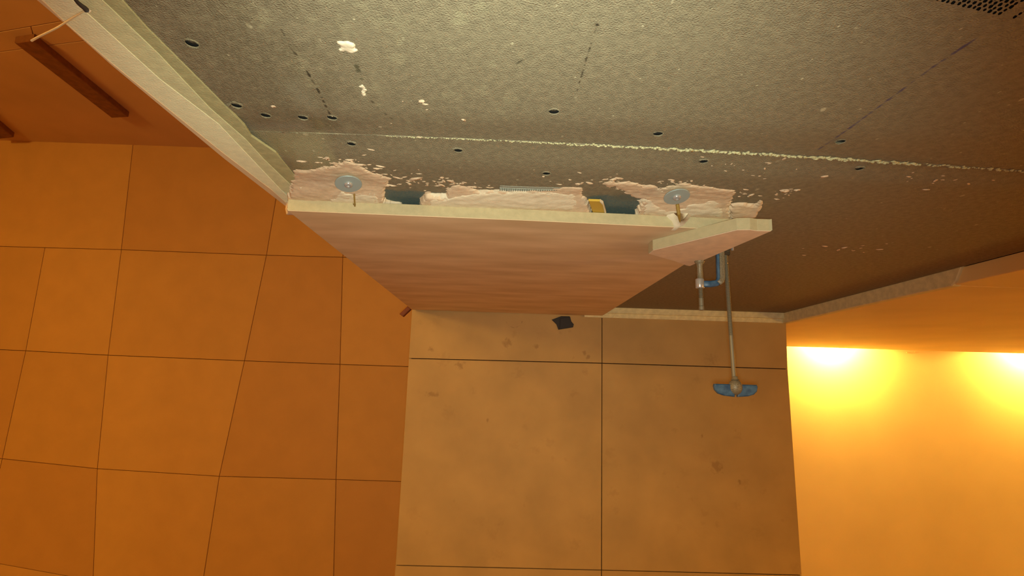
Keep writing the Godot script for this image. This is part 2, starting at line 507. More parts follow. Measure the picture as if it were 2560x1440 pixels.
func screw(parent: Node3D, h: Vector2, torn: float, dark: bool, k: int) -> void:
	var p := on_board(h.x, h.y)
	var st := start()
	var at := Transform3D(Basis(Vector3(1, 0, 0), Vector3(0, 0, 1), Vector3(0, -1, 0)), p)
	# a countersunk head with a cross, sunk below the paper
	lathe(st, [Vector2(0.0008, -0.012), Vector2(0.0009, -0.0045), Vector2(0.0036, -0.0020), Vector2(0.0036, -0.0018), Vector2(0.0024, -0.0016), Vector2(0.0010, -0.0026), Vector2(0.0, -0.0028)], at, 16)
	for a in [0.0, PI / 2]:
		var r := Basis(Vector3(0, 1, 0), a + k * 0.7)
		box(st, p + Vector3(-0.0022, 0.0015, -0.0004), p + Vector3(0.0022, 0.0019, 0.0004)) if a == 0.0 else box(st, p + Vector3(-0.0004, 0.0015, -0.0022), p + Vector3(0.0004, 0.0019, 0.0022))
	var o := part("screw", done(st), M.void if dark else M.oiled, parent)
	# the rim of paper and gypsum that the head has pushed out
	var rim := smooth()
	var n := 22
	var g := RandomNumberGenerator.new()
	g.seed = 40 + k
	var ring := []
	for i in n:
		var a := TAU * i / n
		var w := 0.0005 + torn * g.randf() * (1.6 if sin(a) > 0.2 else 0.6)
		var u := Vector3(cos(a), 0, sin(a))
		ring.append([p + u * HOLE, p + u * (HOLE + w * 0.4) + Vector3(0, -0.0005 - 0.5 * w, 0), p + u * (HOLE + w) + Vector3(0, 0.0002, 0)])
	for i in n:
		var j := (i + 1) % n
		for c in 2:
			quad(rim, ring[i][c], ring[j][c], ring[j][c + 1], ring[i][c + 1])
	part("paper_rim", done(rim), M.grey, o)

func build_ceiling() -> void:
	var c := thing("ceiling", "grey-green plasterboard ceiling of the bulkhead, speckled, with screw heads and one open seam", "ceiling", Vector3.ZERO, "", "structure")
	var near := []
	var far := []
	for p in [Vector2(-0.1952, -0.3070), Vector2(-0.2038, -0.3827), Vector2(-0.1893, -0.3989), Vector2(-0.1613, -0.4008), Vector2(-0.1381, -0.3991), Vector2(0.0319, -0.3749), Vector2(0.1179, -0.4076), Vector2(0.2659, -0.4097)]:
		near.append(Vector2(p.x, p.y - seam_shift(p.x, p.y) * 0.8))
	for p in [Vector2(-0.1369, -0.4496), Vector2(-0.0449, -0.4545), Vector2(0.0358, -0.4943), Vector2(0.1733, -0.4587), Vector2(0.3163, -0.4609)]:
		far.append(Vector2(p.x, p.y - seam_shift(p.x, p.y) * 0.8))
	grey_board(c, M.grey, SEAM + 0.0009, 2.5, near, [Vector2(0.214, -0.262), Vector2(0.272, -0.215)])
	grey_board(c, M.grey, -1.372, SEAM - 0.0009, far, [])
	part("backing", box_mesh(Vector3(-0.232, CEIL + 0.0135, -1.372), Vector3(0.699, CEIL + 0.03, 2.5)), M.void, c)
	for k in near.size():
		screw(c, near[k], 0.0004 if k != 1 else 0.002, k >= 6, k)
	for k in far.size():
		screw(c, far[k], 0.0009, true, 10 + k)
	# filler squeezed out of the seam: a ridge of small beads
	var st := smooth()
	var g := RandomNumberGenerator.new()
	g.seed = 77
	var x := -0.105
	while x < 0.47:
		var gap := g.randf() < (0.4 if x < 0.0 or x > 0.36 else 0.05)
		var r := g.randf_range(0.0005, 0.0013) * lerpf(0.7, 1.6, smoothstep(-0.02, 0.2, x)) * (0.7 if x > 0.36 else 1.0)
		if not gap:
			blob(st, on_board(x, SEAM + g.randf_range(-0.0012, 0.0012) * (1.5 if x > 0.05 else 1.0)) + Vector3(0, -0.0004, 0), Vector3(r * g.randf_range(0.9, 1.9), r * 0.9, r), g)
		x += r * g.randf_range(0.8, 1.8)
	var fb := part("filler_bead", done(st), M.seam_filler, c)
	fb.set_meta("kind", "stuff")
	# the thin string of filler behind the beads
	st = smooth()
	var path := []
	for k in 60:
		path.append(on_board(-0.19 + 0.66 * k / 59.0, SEAM) + Vector3(0, 0.0006 + 0.0004 * sin(k * 1.3), 0.0003 * sin(k * 2.1)))
	tube(st, path, 0.0011, 0.0010, 8)
	part("seam_filler", done(st), M.grey, c)
	# loose crumbs and curls of filler
	st = smooth()
	for spot in [[Vector2(-0.1470, -0.4899), 0.030, 0.014, 60], [Vector2(-0.1260, -0.5321), 0.014, 0.012, 26], [Vector2(-0.0789, -0.5277), 0.034, 0.016, 34], [Vector2(-0.0572, -0.5335), 0.014, 0.010, 14], [Vector2(-0.0331, -0.5405), 0.02, 0.008, 16], [Vector2(0.0623, -0.5115), 0.02, 0.014, 10], [Vector2(0.0971, -0.5083), 0.012, 0.010, 12], [Vector2(0.1410, -0.5263), 0.028, 0.010, 40], [Vector2(0.1684, -0.5103), 0.022, 0.010, 22], [Vector2(0.2374, -0.5334), 0.02, 0.008, 12], [Vector2(0.2753, -0.5226), 0.012, 0.010, 16], [Vector2(0.4586, -0.7268), 0.05, 0.03, 14], [Vector2(0.2263, -0.4650), 0.05, 0.02, 16], [Vector2(0.3866, -0.4698), 0.04, 0.02, 12], [Vector2(-0.0852, -0.3971), 0.05, 0.03, 10]]:
		for k in spot[3]:
			var p := Vector2(spot[0].x + g.randfn(0.0, spot[1] * 0.6), spot[0].y + g.randfn(0.0, spot[2] * 0.7))
			var r := g.randf_range(0.0005, 0.0014) * (2.0 if g.randf() < 0.2 else 1.0)
			blob(st, on_board(p.x, p.y) + Vector3(0, 0.0001, 0), Vector3(r * g.randf_range(1.0, 3.2), r * 0.55, r * g.randf_range(0.6, 1.3)), g)
	var cr := part("filler_crumb", done(st), M.filler, c)
	cr.set_meta("kind", "stuff")

func blob(st: SurfaceTool, at: Vector3, r: Vector3, g: RandomNumberGenerator) -> void:
	var turn := Basis(Vector3.UP, g.randf() * TAU if r.x < 3.0 * r.z else g.randf_range(-0.5, 0.5))
	var rings := []
	for j in 3:
		var ring := []
		var f := [0.0, 0.62, 1.0][j] as float
		for k in 7:
			var a := TAU * k / 7.0
			var w := g.randf_range(0.75, 1.2)
			ring.append(at + turn * Vector3(cos(a) * f * r.x * w, -r.y * sqrt(1.0 - f * f * 0.98) * g.randf_range(0.8, 1.1), sin(a) * f * r.z * w))
		rings.append(ring)
	for j in 2:
		for k in 7:
			var l := (k + 1) % 7
			quad(st, rings[j][k], rings[j + 1][k], rings[j + 1][l], rings[j][l])

# ---------------------------------------------------------------- the setting
func shell(called: String, label: String, category: String, lo: Vector3, hi: Vector3, m: Material) -> Node3D:
	var o := thing(called, label, category, Vector3.ZERO, "", "structure")
	part("body", box_mesh(lo, hi), m, o)
	return o

func panels(parent: Node3D, outlines: Array, at: Transform3D, thick: float, mats: Array, gap: float, bevel := 0.0012) -> void:
	for k in outlines.size():
		var o := PackedVector2Array(outlines[k])
		part("panel", slab_mesh(Array(inset(o, gap / 2)), at, thick, bevel), mats[k % mats.size()], parent)

func build_shell() -> void:
	shell("floor", "plain warm brown floor of the room, below the picture", "floor", Vector3(-3.1, -0.1, -2.4), Vector3(3.3, 0, 2.6), M.floor)
	shell("wall_left", "plain tan side wall of the left room, outside the picture", "wall", Vector3(-3.1, 0, -2.4), Vector3(-3.0, 3.0, 2.6), M.shell)
	shell("wall_right", "plain tan side wall of the right room, outside the picture", "wall", Vector3(3.2, 0, -2.4), Vector3(3.3, 3.0, 2.6), M.shell)
	shell("wall_front", "plain tan wall behind the viewer", "wall", Vector3(-3.1, 0, 2.5), Vector3(3.3, 3.0, 2.6), M.shell)

	# the orange panelled wall at the back of the left room
	var w := thing("wall_back", "orange-lit wall of large smooth panels with thin joints, left of the bulkhead", "wall", Vector3.ZERO, "", "structure")
	part("backing", box_mesh(Vector3(-3.05, 0, -2.3), Vector3(-0.24, 3.0, -2.112)), M.joint, w)
	var a := [Vector2(-2.6543, 2.8449), Vector2(-1.5121, 2.9243), Vector2(-1.4921, 2.4782), Vector2(-2.5651, 2.4729)]
	var grid := [
		[Vector2(-1.7797, 2.9059), Vector2(-1.5121, 2.9243), Vector2(-0.9058, 2.9415), Vector2(-0.6565, 2.9455), Vector2(-0.3949, 2.9482)],
		[Vector2(-1.7850, 2.4765), Vector2(-1.4921, 2.4782), Vector2(-0.9315, 2.4744), Vector2(-0.6356, 2.4761), Vector2(-0.3664, 2.4753)],
		[Vector2(-1.7861, 2.0788), Vector2(-1.4792, 2.0714), Vector2(-0.9702, 2.0655), Vector2(-0.6120, 2.0626), Vector2(-0.3414, 2.0615)],
		[Vector2(-1.7996, 1.6892), Vector2(-1.4542, 1.6635), Vector2(-1.0137, 1.6485), Vector2(-0.5920, 1.6482), Vector2(-0.3163, 1.6470)],
		[Vector2(-1.8180, 1.3469), Vector2(-1.4095, 1.2885), Vector2(-1.0284, 1.2764), Vector2(-0.5699, 1.2711), Vector2(-0.2937, 1.2721)]]
	grid.append([Vector2(-1.7910, -0.2626), Vector2(-1.2090, -0.2667), Vector2(-0.9096, -0.2735), Vector2(-0.5013, -0.2794), Vector2(-0.1996, -0.2862)])
	for row in grid:
		row[4].x = -0.232
	for p in 5:
		grid[0][p].y = HIGH + 0.02
		grid[5][p].y = 0.0
	var outlines := []
	a[0].y = HIGH + 0.02; a[1].y = HIGH + 0.02; a[0].x = -3.0; a[3].x = -3.0
	outlines.append([a[0], a[1], a[2], grid[1][0], a[3]])
	for row in 5:
		for col in 4:
			if row == 0 and col == 0: continue
			outlines.append([grid[row][col], grid[row][col + 1], grid[row + 1][col + 1], grid[row + 1][col]])
	# the column that leaves the picture on the left
	var left := [Vector2(-2.5651, 2.4729), Vector2(-2.4753, 2.0985), Vector2(-2.3908, 1.7462), Vector2(-2.3112, 1.4143), Vector2(-1.9110, -0.2542)]
	left[4].y = 0.0
	for row in range(1, 5):
		outlines.append([Vector2(-3.0, left[row - 1].y), grid[row][0], grid[row + 1][0], Vector2(-3.0, left[row].y)])
	panels(w, outlines, facing_room(-2.115), 0.015, [M.wall_b, M.wall_c, M.wall_a, M.wall_c, M.wall_b, M.wall_a, M.wall_c, M.wall_b, M.wall_a], 0.0016)

	# the high ceiling over the left room
	var h := thing("ceiling_high", "orange-lit smooth high ceiling in joined boards, left of the bulkhead", "ceiling", Vector3.ZERO, "", "structure")
	part("backing", box_mesh(Vector3(-3.1, HIGH + 0.014, -2.3), Vector3(-0.22, 3.05, 2.6)), M.joint, h)
	var j0 := [Vector2(-1.3970, -1.3776), Vector2(-1.1784, -1.3184)]
	var j1 := [Vector2(-1.4827, -1.4740), Vector2(-1.1970, -1.4063)]
	var s0: float = (j0[1].y - j0[0].y) / (j0[1].x - j0[0].x)
	var s1: float = (j1[1].y - j1[0].y) / (j1[1].x - j1[0].x)
	var at := func(j, s, x): return Vector2(x, j[0].y + s * (x - j[0].x))
	panels(h, [
		[Vector2(-3.0, -2.2), Vector2(-0.23, -2.2), at.call(j1, s1, -0.23), at.call(j1, s1, -1.35), at.call(j1, s1, -3.0)],
		[at.call(j1, s1, -3.0), at.call(j1, s1, -1.35), at.call(j0, s0, -1.29), at.call(j0, s0, -3.0)],
		[at.call(j1, s1, -1.35), at.call(j1, s1, -0.23), at.call(j0, s0, -0.23), at.call(j0, s0, -1.29)],
		[at.call(j0, s0, -3.0), at.call(j0, s0, -0.23), Vector2(-0.23, 2.5), Vector2(-3.0, 2.5)]],
		facing_down(HIGH + 0.012), 0.012, [M.high], 0.0016)

	# the bulkhead above the grey boards
	var bulk := shell("wall_bulkhead", "plastered body of the bulkhead above the grey ceiling", "bulkhead", Vector3(-0.235, CEIL + 0.03, -2.3), Vector3(0.70, 3.0, 2.55), M.shell)

	part("side_board", box_mesh(Vector3(-0.248, CEIL + 0.0015, -2.112), Vector3(-0.2355, HIGH + 0.01, 2.5)), M.shell, bulk)

	# the low ceiling over the right room, ending at a slot before the washed wall
	var l := thing("ceiling_low", "smooth low ceiling glowing orange beside the right edge of the grey boards", "ceiling", Vector3.ZERO, "", "structure")
	panels(l, [
		[Vector2(0.702, -0.84), Vector2(3.2, -0.90), Vector2(3.2, 2.5), Vector2(0.702, 2.5)],
		[Vector2(0.712, -2.046), Vector2(3.2, -2.046), Vector2(3.2, -0.90), Vector2(0.712, -0.84)]],
		facing_down(LOW + 0.024), 0.024, [M.low], 0.0012)
	part("upstand", box_mesh(Vector3(0.702, LOW + 0.02, -2.046), Vector3(3.2, 2.56, -2.034)), M.bright, l)  # unseen board, put in to stop slot light leaking above the ceiling
	part("slot_lid", box_mesh(Vector3(0.702, 2.55, -2.3), Vector3(3.2, 3.0, 2.5)), M.shell, l)

	# the wall that the hidden lamps wash with light
	var b := shell("wall_recess", "pale wall washed by two pools of hot yellow light, right of the tan pier", "wall", Vector3(0.65, 0, -2.3), Vector3(3.2, 2.6, -2.15), M.bright)
	var st := start()
	for q in [Vector2(1.5966, 2.1759), Vector2(1.6302, 2.1784)]:
		box(st, Vector3(q.x - 0.008, q.y - 0.002, -2.152), Vector3(q.x + 0.008, q.y + 0.0015, -2.1485))
	part("chip", done(st), M.low, b)

	# the tan pier under the far end of the bulkhead
	var p := thing("wall_pier", "tan panelled pier with a crossing of dark joints under the far end of the grey ceiling", "wall", Vector3.ZERO, "", "structure")
	var core := [Vector2(-0.2321, 2.1806), Vector2(0.7137, 2.1812), Vector2(0.7151, 1.5843), Vector2(-0.2350, 1.5841)]
	var shape := [Vector2(core[0].x, 2.2), Vector2(core[1].x, 2.2), core[2], Vector2(core[2].x + 0.05, 0.0), Vector2(core[3].x - 0.05, 0.0), core[3]]
	part("core", slab_mesh(shape, Transform3D(Basis(), Vector3(0, 0, -2.2)), 0.8200, 0.0005), M.pier, p)
	part("joint_backing", slab_mesh(Array(inset(PackedVector2Array(shape), 0.006)), Transform3D(Basis(), Vector3(0, 0, -1.3805)), 0.0028, 0.0002), M.joint, p)
	var top := [Vector2(-0.2314, 2.1812), Vector2(0.2450, 2.1808), Vector2(0.7104, 2.1809)]
	var mid := [Vector2(-0.2319, 2.0602), Vector2(0.2450, 2.0624), Vector2(0.7072, 2.0617)]
	var low := [Vector2(-0.2322, 1.5861), Vector2(0.2439, 1.5867), Vector2(0.7115, 1.5867)]
	for q in 3:
		top[q].y = 2.1985
	panels(p, [
		[top[0], top[1], mid[1], mid[0]],
		[top[1], top[2], mid[2], mid[1]],
		[mid[0], mid[1], low[1], low[0]],
		[mid[1], mid[2], low[2], low[1]],
		[low[0], low[1], Vector2(low[1].x, 0), Vector2(low[0].x - 0.05, 0)],
		[low[1], low[2], Vector2(low[2].x + 0.05, 0), Vector2(low[1].x, 0)]],
		facing_room(-1.3775), 0.0125, [M.pier], 0.0019, 0.0004)

	# strips round the grey boards
	var t := thing("trim_1", "white filled corner strip along the left edge of the grey ceiling", "corner strip", Vector3.ZERO, "", "structure")
	part("bead", slab_mesh([Vector2(-0.2582, -0.0869), Vector2(-0.2582, -0.2724), Vector2(-0.2585, -0.2912), Vector2(-0.2608, -0.3313), Vector2(-0.2612, -0.3838), Vector2(-0.2619, -0.4812), Vector2(-0.2578, -0.6154), Vector2(-0.2518, -0.6105), Vector2(-0.2508, -0.5610), Vector2(-0.2556, -0.4684), Vector2(-0.2575, -0.3777), Vector2(-0.2582, -0.3276), Vector2(-0.2567, -0.2903), Vector2(-0.2546, -0.2722), Vector2(-0.2545, -0.0868)], facing_down(CEIL + 0.001), 0.0030, 0.0006), M.bead, t)
	part("filler", slab_mesh([Vector2(-0.2564, -0.0868), Vector2(-0.2564, -0.2723), Vector2(-0.2575, -0.2907), Vector2(-0.2595, -0.3294), Vector2(-0.2593, -0.3807), Vector2(-0.2588, -0.4747), Vector2(-0.2558, -0.6137), Vector2(-0.2426, -0.6054), Vector2(-0.2410, -0.5577), Vector2(-0.2315, -0.4119), Vector2(-0.2387, -0.3468), Vector2(-0.2381, -0.2797), Vector2(-0.2382, -0.2713), Vector2(-0.2381, -0.0863)], facing_down(CEIL + 0.001), 0.0026, 0.0002), M.corner_filler, t)
	part("filler", slab_mesh([Vector2(-0.2386, -0.0863), Vector2(-0.2386, -0.2713), Vector2(-0.2385, -0.2797), Vector2(-0.2393, -0.3468), Vector2(-0.2321, -0.4119), Vector2(-0.2419, -0.5578), Vector2(-0.2367, -0.5979), Vector2(-0.2253, -0.5586), Vector2(-0.2252, -0.4808), Vector2(-0.2227, -0.4392), Vector2(-0.2253, -0.3872), Vector2(-0.2217, -0.3188), Vector2(-0.2220, -0.2704), Vector2(-0.2220, -0.0858)], facing_down(CEIL + 0.001), 0.0023, 0.0002), M.green_filler, t)
	part("wash", slab_mesh([Vector2(-0.2235, -0.0859), Vector2(-0.2236, -0.2705), Vector2(-0.2222, -0.3189), Vector2(-0.2260, -0.3873), Vector2(-0.2242, -0.4447), Vector2(-0.2256, -0.4836), Vector2(-0.2254, -0.5610), Vector2(-0.2132, -0.5481), Vector2(-0.2084, -0.4663), Vector2(-0.2157, -0.4334), Vector2(-0.2124, -0.4146), Vector2(-0.2122, -0.3619), Vector2(-0.2129, -0.2925), Vector2(-0.2115, -0.2698), Vector2(-0.2115, -0.0855)], facing_down(CEIL + 0.001), 0.0019, 0.0002), M.wash, t)
	var t2 := thing("trim_2", "grey-brown plaster strip between the grey ceiling and the tan pier", "strip", Vector3.ZERO, "", "structure")
	st = start()
	box(st, Vector3(0.20, LOW + 0.010, -1.372), Vector3(0.698, CEIL + 0.001, -1.352))
	box(st, Vector3(0.20, LOW - 0.001, -1.372), Vector3(0.700, LOW + 0.010, -1.359))
	part("strip", done(st), M.strip, t2)
	var t3 := thing("trim_3", "grey-brown plaster strip along the right edge of the grey ceiling", "strip", Vector3.ZERO, "", "structure")
	part("strip", slab_mesh([Vector2(-1.372, LOW - 0.0015), Vector2(-1.10, LOW - 0.0005), Vector2(-0.90, LOW - 0.001), Vector2(-0.835, LOW - 0.002), Vector2(-0.826, LOW + 0.004), Vector2(-0.812, CEIL + 0.001), Vector2(-1.372, CEIL + 0.001)], Transform3D(Basis(Vector3(0, 0, 1), Vector3(0, 1, 0), Vector3(-1, 0, 0)), Vector3(0.712, 0, 0)), 0.014, 0.0014), M.strip, t3)

# ---------------------------------------------------------------- lamps
func bulb_lamp(at: Vector3, label: String, energy: float, group: String) -> void:
	var t := thing("slot_lamp", label, "lamp", at, group)
	var st := smooth()
	lathe(st, [Vector2(0, 0.29), Vector2(0.016, 0.29), Vector2(0.018, 0.075), Vector2(0.018, 0.04), Vector2(0.0, 0.04)], along(Vector3.ZERO, Vector3.UP), 18)
	part("lamp_holder", done(st), M.housing, t)
	st = smooth()
	var prof := []
	for k in 11:
		var a := PI * k / 10.0
		prof.append(Vector2(0.026 * sin(a), -0.036 * cos(a) + 0.006))
	lathe(st, prof, along(Vector3.ZERO, Vector3.UP), 18)
	part("bulb", done(st), glow(WARM, 6.0), t)
	st = start()
	for s in [-1.0, 1.0]:
		box(st, Vector3(0.150 * s - 0.002, -0.026, -0.043), Vector3(0.150 * s + 0.002, 0.10, 0.057))
	box(st, Vector3(-0.152, 0.10, -0.043), Vector3(0.152, 0.104, 0.057))
	part("added_hood", done(st), M.housing, t)  # unseen fins, added to narrow each pool of light on the wall
	var o := OmniLight3D.new()
	o.name = "bulb_light"
	o.light_color = WARM
	o.light_energy = energy
	o.light_size = 0.026
	o.omni_range = 12.0
	o.omni_attenuation = 2.0
	o.shadow_enabled = true
	t.add_child(o)

func added_panel_lamp(at: Vector3, size: float, label: String, energy: float) -> void:  # invented lamp, added as warm fill for the left room
	var t := thing("added_ceiling_lamp", label, "lamp", at, "square fill lamps added to the left room")
	var st := start()
	box(st, Vector3(-size / 2 - 0.02, -0.03, -size / 2 - 0.02), Vector3(size / 2 + 0.02, 0.0, size / 2 + 0.02))
	part("frame", done(st), M.housing, t)
	st = start()
	box(st, Vector3(-size / 2, -0.034, -size / 2), Vector3(size / 2, -0.0305, size / 2))
	part("diffuser", done(st), glow(WARM, 1.5), t)
	var o := AreaLight3D.new()
	o.name = "diffuser_light"
	o.area_size = Vector2(size, size)
	o.light_color = WARM
	o.light_energy = energy
	o.area_range = 12.0
	o.shadow_enabled = true
	o.rotation_degrees.x = -90
	o.position.y = -0.037
	t.add_child(o)

func added_globe_lamp(called: String, at: Vector3, hangs: bool, label: String, energy: float) -> void:  # invented lamp, added to lift walls and ceilings from out of view
	var t := thing(called, label, "lamp", at)
	var st := smooth()
	var prof := []
	for k in 17:
		var a := PI * k / 16.0
		prof.append(Vector2(0.11 * sin(a), -0.11 * cos(a)))
	lathe(st, prof, along(Vector3.ZERO, Vector3.UP), 28)
	part("globe", done(st), glow(WARM, 4.0), t)
	st = smooth()
	if hangs:
		lathe(st, [Vector2(0.035, 0.10), Vector2(0.035, 0.15), Vector2(0.006, 0.155), Vector2(0.006, HIGH - at.y - 0.02), Vector2(0.05, HIGH - at.y - 0.018), Vector2(0.05, HIGH - at.y)], along(Vector3.ZERO, Vector3.UP), 20)
		part("stem", done(st), M.housing, t)
	else:
		lathe(st, [Vector2(0.035, 0.10), Vector2(0.035, 0.14), Vector2(0.012, 0.15), Vector2(0.012, at.y - 0.03), Vector2(0.15, at.y - 0.025), Vector2(0.16, at.y - 0.0005), Vector2(0, at.y - 0.0005)], along(Vector3.ZERO, Vector3.DOWN), 24)
		part("stand", done(st), M.housing, t)
	var o := OmniLight3D.new()
	o.name = "globe_light"
	o.light_color = WARM
	o.light_energy = energy
	o.light_size = 0.11
	o.omni_range = 12.0
	o.omni_attenuation = 2.0
	o.shadow_enabled = true
	t.add_child(o)

# ---------------------------------------------------------------- the things
func build_panel() -> void:
	var t := thing("plasterboard_sheet", "large pink-faced plasterboard panel with a cut cream edge, fixed flat under the grey ceiling", "plasterboard", Vector3.ZERO)
	var o := [Vector2(-0.2378, -0.5744), Vector2(0.0097, -0.5812), Vector2(0.2616, -0.5919), Vector2(0.2453, -1.3668), Vector2(-0.2289, -1.3559)]
	part("core", slab_mesh(o, facing_down(CEIL - 0.0075), 0.0122, 0.0003), M.gypsum, t)
	part("paper_face", slab_mesh(Array(inset(PackedVector2Array(o), 0.0003)), facing_down(CEIL - 0.0197), 0.0006, 0.0004), M.pink, t)

func build_scrap() -> void:
	var t := thing("plasterboard_offcut", "small pink wedge-shaped plasterboard offcut with cream cut edges, pressed up by the clamp", "plasterboard", Vector3.ZERO)
	var o := [Vector2(0.1766, -0.6619), Vector2(0.1771, -0.6434), Vector2(0.2389, -0.5481), Vector2(0.2521, -0.5459), Vector2(0.2605, -0.5486), Vector2(0.2739, -0.5485), Vector2(0.2759, -0.5475), Vector2(0.2491, -0.7229), Vector2(0.2418, -0.7189), Vector2(0.2185, -0.6958)]
	part("core", slab_mesh(o, facing_down(CEIL - 0.0205), 0.0125, 0.0005), M.gypsum, t)
	part("paper_face", slab_mesh(Array(inset(PackedVector2Array(o), 0.0006)), facing_down(CEIL - 0.0328), 0.0006, 0.0003), M.scrap_pink, t)

func build_clamp() -> void:
	var s := Vector2(0.2510, 2.1677)      # where the pad meets the offcut
	var t := thing("screw_clamp", "blue screw clamp with long threaded rod and T handle hanging under grey ceiling", "clamp", Vector3(s.x, CEIL, -0.692))
	var low := Vector2(0.2517, 2.1023)
	var top := Vector3(0, -0.0328, 0)
	var end := Vector3(low.x - s.x, low.y - CEIL, 0)
	var dirn := along(top, end)
	var long := top.distance_to(end)
	var st := smooth()
	lathe(st, [Vector2(0, 0), Vector2(0.0062, 0), Vector2(0.0066, 0.0014), Vector2(0.0056, 0.0030), Vector2(0.0040, 0.0050), Vector2(0.0037, 0.008), Vector2(0.0037, 0.024), Vector2(0.0, 0.024)], dirn, 20)
	part("pad", done(st), M.worn, t)
	st = start()
	lathe(st, [Vector2(0.0022, 0.023)] + threads(0.0030, 0.0007, 0.0012, 0.024, long - 0.016) + [Vector2(0.0026, long - 0.016), Vector2(0.0031, long - 0.0155), Vector2(0.0031, long - 0.006), Vector2(0.0026, long - 0.0055), Vector2(0.0034, long - 0.005), Vector2(0.0034, long - 0.0006), Vector2(0.0028, long), Vector2(0, long)], dirn, 16)
	part("screw", done(st), M.steel, t)
	var nut := Vector2(0.2505, 2.1371)
	var nc := Vector3(nut.x - s.x, nut.y - CEIL, 0)
	st = smooth()
	lathe(st, [Vector2(0.0026, -0.0062), Vector2(0.0050, -0.0062), Vector2(0.0055, -0.0052), Vector2(0.0055, 0.0052), Vector2(0.0050, 0.0062), Vector2(0.0026, 0.0062)], along(nc, nc + (end - top)), 20)
	part("nut", done(st), M.chrome, t)
	# the blue cast frame: an arm from the nut that bends up into a spine, T-shaped in section
	var pts := []
	var q := [Vector2(0.2533, 2.1366), Vector2(0.2637, 2.1367), Vector2(0.2715, 2.1380), Vector2(0.2753, 2.1410), Vector2(0.2767, 2.1458), Vector2(0.2768, 2.1532), Vector2(0.2769, 2.1638), Vector2(0.2770, 2.1744)]
	for p in q:
		pts.append(Vector3(p.x - s.x, p.y - CEIL, 0))
	pts.append(Vector3(pts[7].x, -0.004, 0))
	part("frame", rib(pts, 0.0066, 0.0042), M.blue, t)
	var web := []
	for k in range(2, 9):
		web.append(pts[k] + Vector3(0.0022, -0.0002, 0.0030))
	part("frame_rib", rib(web, 0.0036, 0.0034), M.worn, t)
	# the long rod beside the spine, in a lug under the ceiling
	var r0 := Vector2(0.2871, 2.1792)
	var r1 := Vector2(0.2921, 2.0069)
	var a := Vector3(r0.x - s.x, r0.y - CEIL, -0.005)
	var b := Vector3(r1.x - s.x, r1.y - CEIL, -0.005)
	var rod := along(a, b)
	var len := a.distance_to(b)
	st = start()
	lathe(st, threads(0.0029, 0.0005, 0.0012, 0.0, len * 0.62) + [Vector2(0.0027, len * 0.62), Vector2(0.0026, len)], rod, 14)
	part("rod", done(st), M.steel, t)
	st = start()
	slab(st, [Vector2(-0.006, -0.022), Vector2(0.004, -0.024), Vector2(0.006, -0.008), Vector2(0.010, -0.002), Vector2(0.010, 0.0), Vector2(-0.006, 0.0)], Transform3D(Basis(), Vector3(a.x, 0, -0.011)), 0.012, 0.001)
	part("lug", done(st), M.oiled, t)
	st = smooth()
	var bolt := Vector3(a.x + 0.009, -0.004, -0.003)
	lathe(st, [Vector2(0.0, 0.013), Vector2(0.0017, 0.0128), Vector2(0.0017, 0.0), Vector2(0.004, 0.0)], along(bolt, bolt + Vector3.DOWN), 12)
	part("bolt", done(st), M.chrome, t)
	# the T handle: a ball with two flat wings
	var c := b + Vector3(0.0004, 0.0, 0.001)
	st = smooth()
	var prof := []
	for k in 13:
		var ang := PI * k / 12.0
		prof.append(Vector2(0.0086 * sin(ang), -0.0100 * cos(ang)))
	lathe(st, prof, along(c, c + Vector3.DOWN), 22)
	lathe(st, [Vector2(0.0028, -0.0135), Vector2(0.0036, -0.0130), Vector2(0.0038, -0.0105), Vector2(0.0056, -0.0090)], along(c, c + Vector3.DOWN), 22)
	var hub := part("handle", done(st), M.worn, t)
	for sgn in [-1.0, 1.0]:
		st = start()
		slab(st, [Vector2(0.002 * sgn, 0.0045), Vector2(0.0265 * sgn, 0.0045), Vector2(0.0275 * sgn, 0.0015), Vector2(0.0262 * sgn, -0.0035), Vector2(0.0222 * sgn, -0.0075), Vector2(0.0150 * sgn, -0.0098), Vector2(0.002 * sgn, -0.0110)], Transform3D(Basis(), c + Vector3(0, -0.001, -0.0025)), 0.006, 0.0012)
		part("wing", done(st), M.blue, hub)

func rib(pts: Array, deep: float, wide: float) -> ArrayMesh:   # a bar of rounded rectangular section, bent in the xy plane
	var st := smooth()
	var rings := []
	for i in pts.size():
		var d: Vector3 = (pts[mini(i + 1, pts.size() - 1)] - pts[maxi(i - 1, 0)]).normalized()
		var n := Vector3(-d.y, d.x, 0)
		var ring := []
		for k in 12:
			var a := TAU * (k + 0.5) / 12.0
			var u := signf(cos(a)) * pow(absf(cos(a)), 0.45) * wide
			var v := signf(sin(a)) * pow(absf(sin(a)), 0.45) * deep / 2.0
			ring.append(pts[i] + n * u + Vector3(0, 0, v))
		rings.append(ring)
	for i in rings.size() - 1:
		for k in 12:
			var l := (k + 1) % 12
			quad(st, rings[i][k], rings[i + 1][k], rings[i + 1][l], rings[i][l])
	for e in [0, rings.size() - 1]:
		for k in range(1, 11):
			tri(st, rings[e][0], rings[e][k], rings[e][k + 1])
	return done(st)

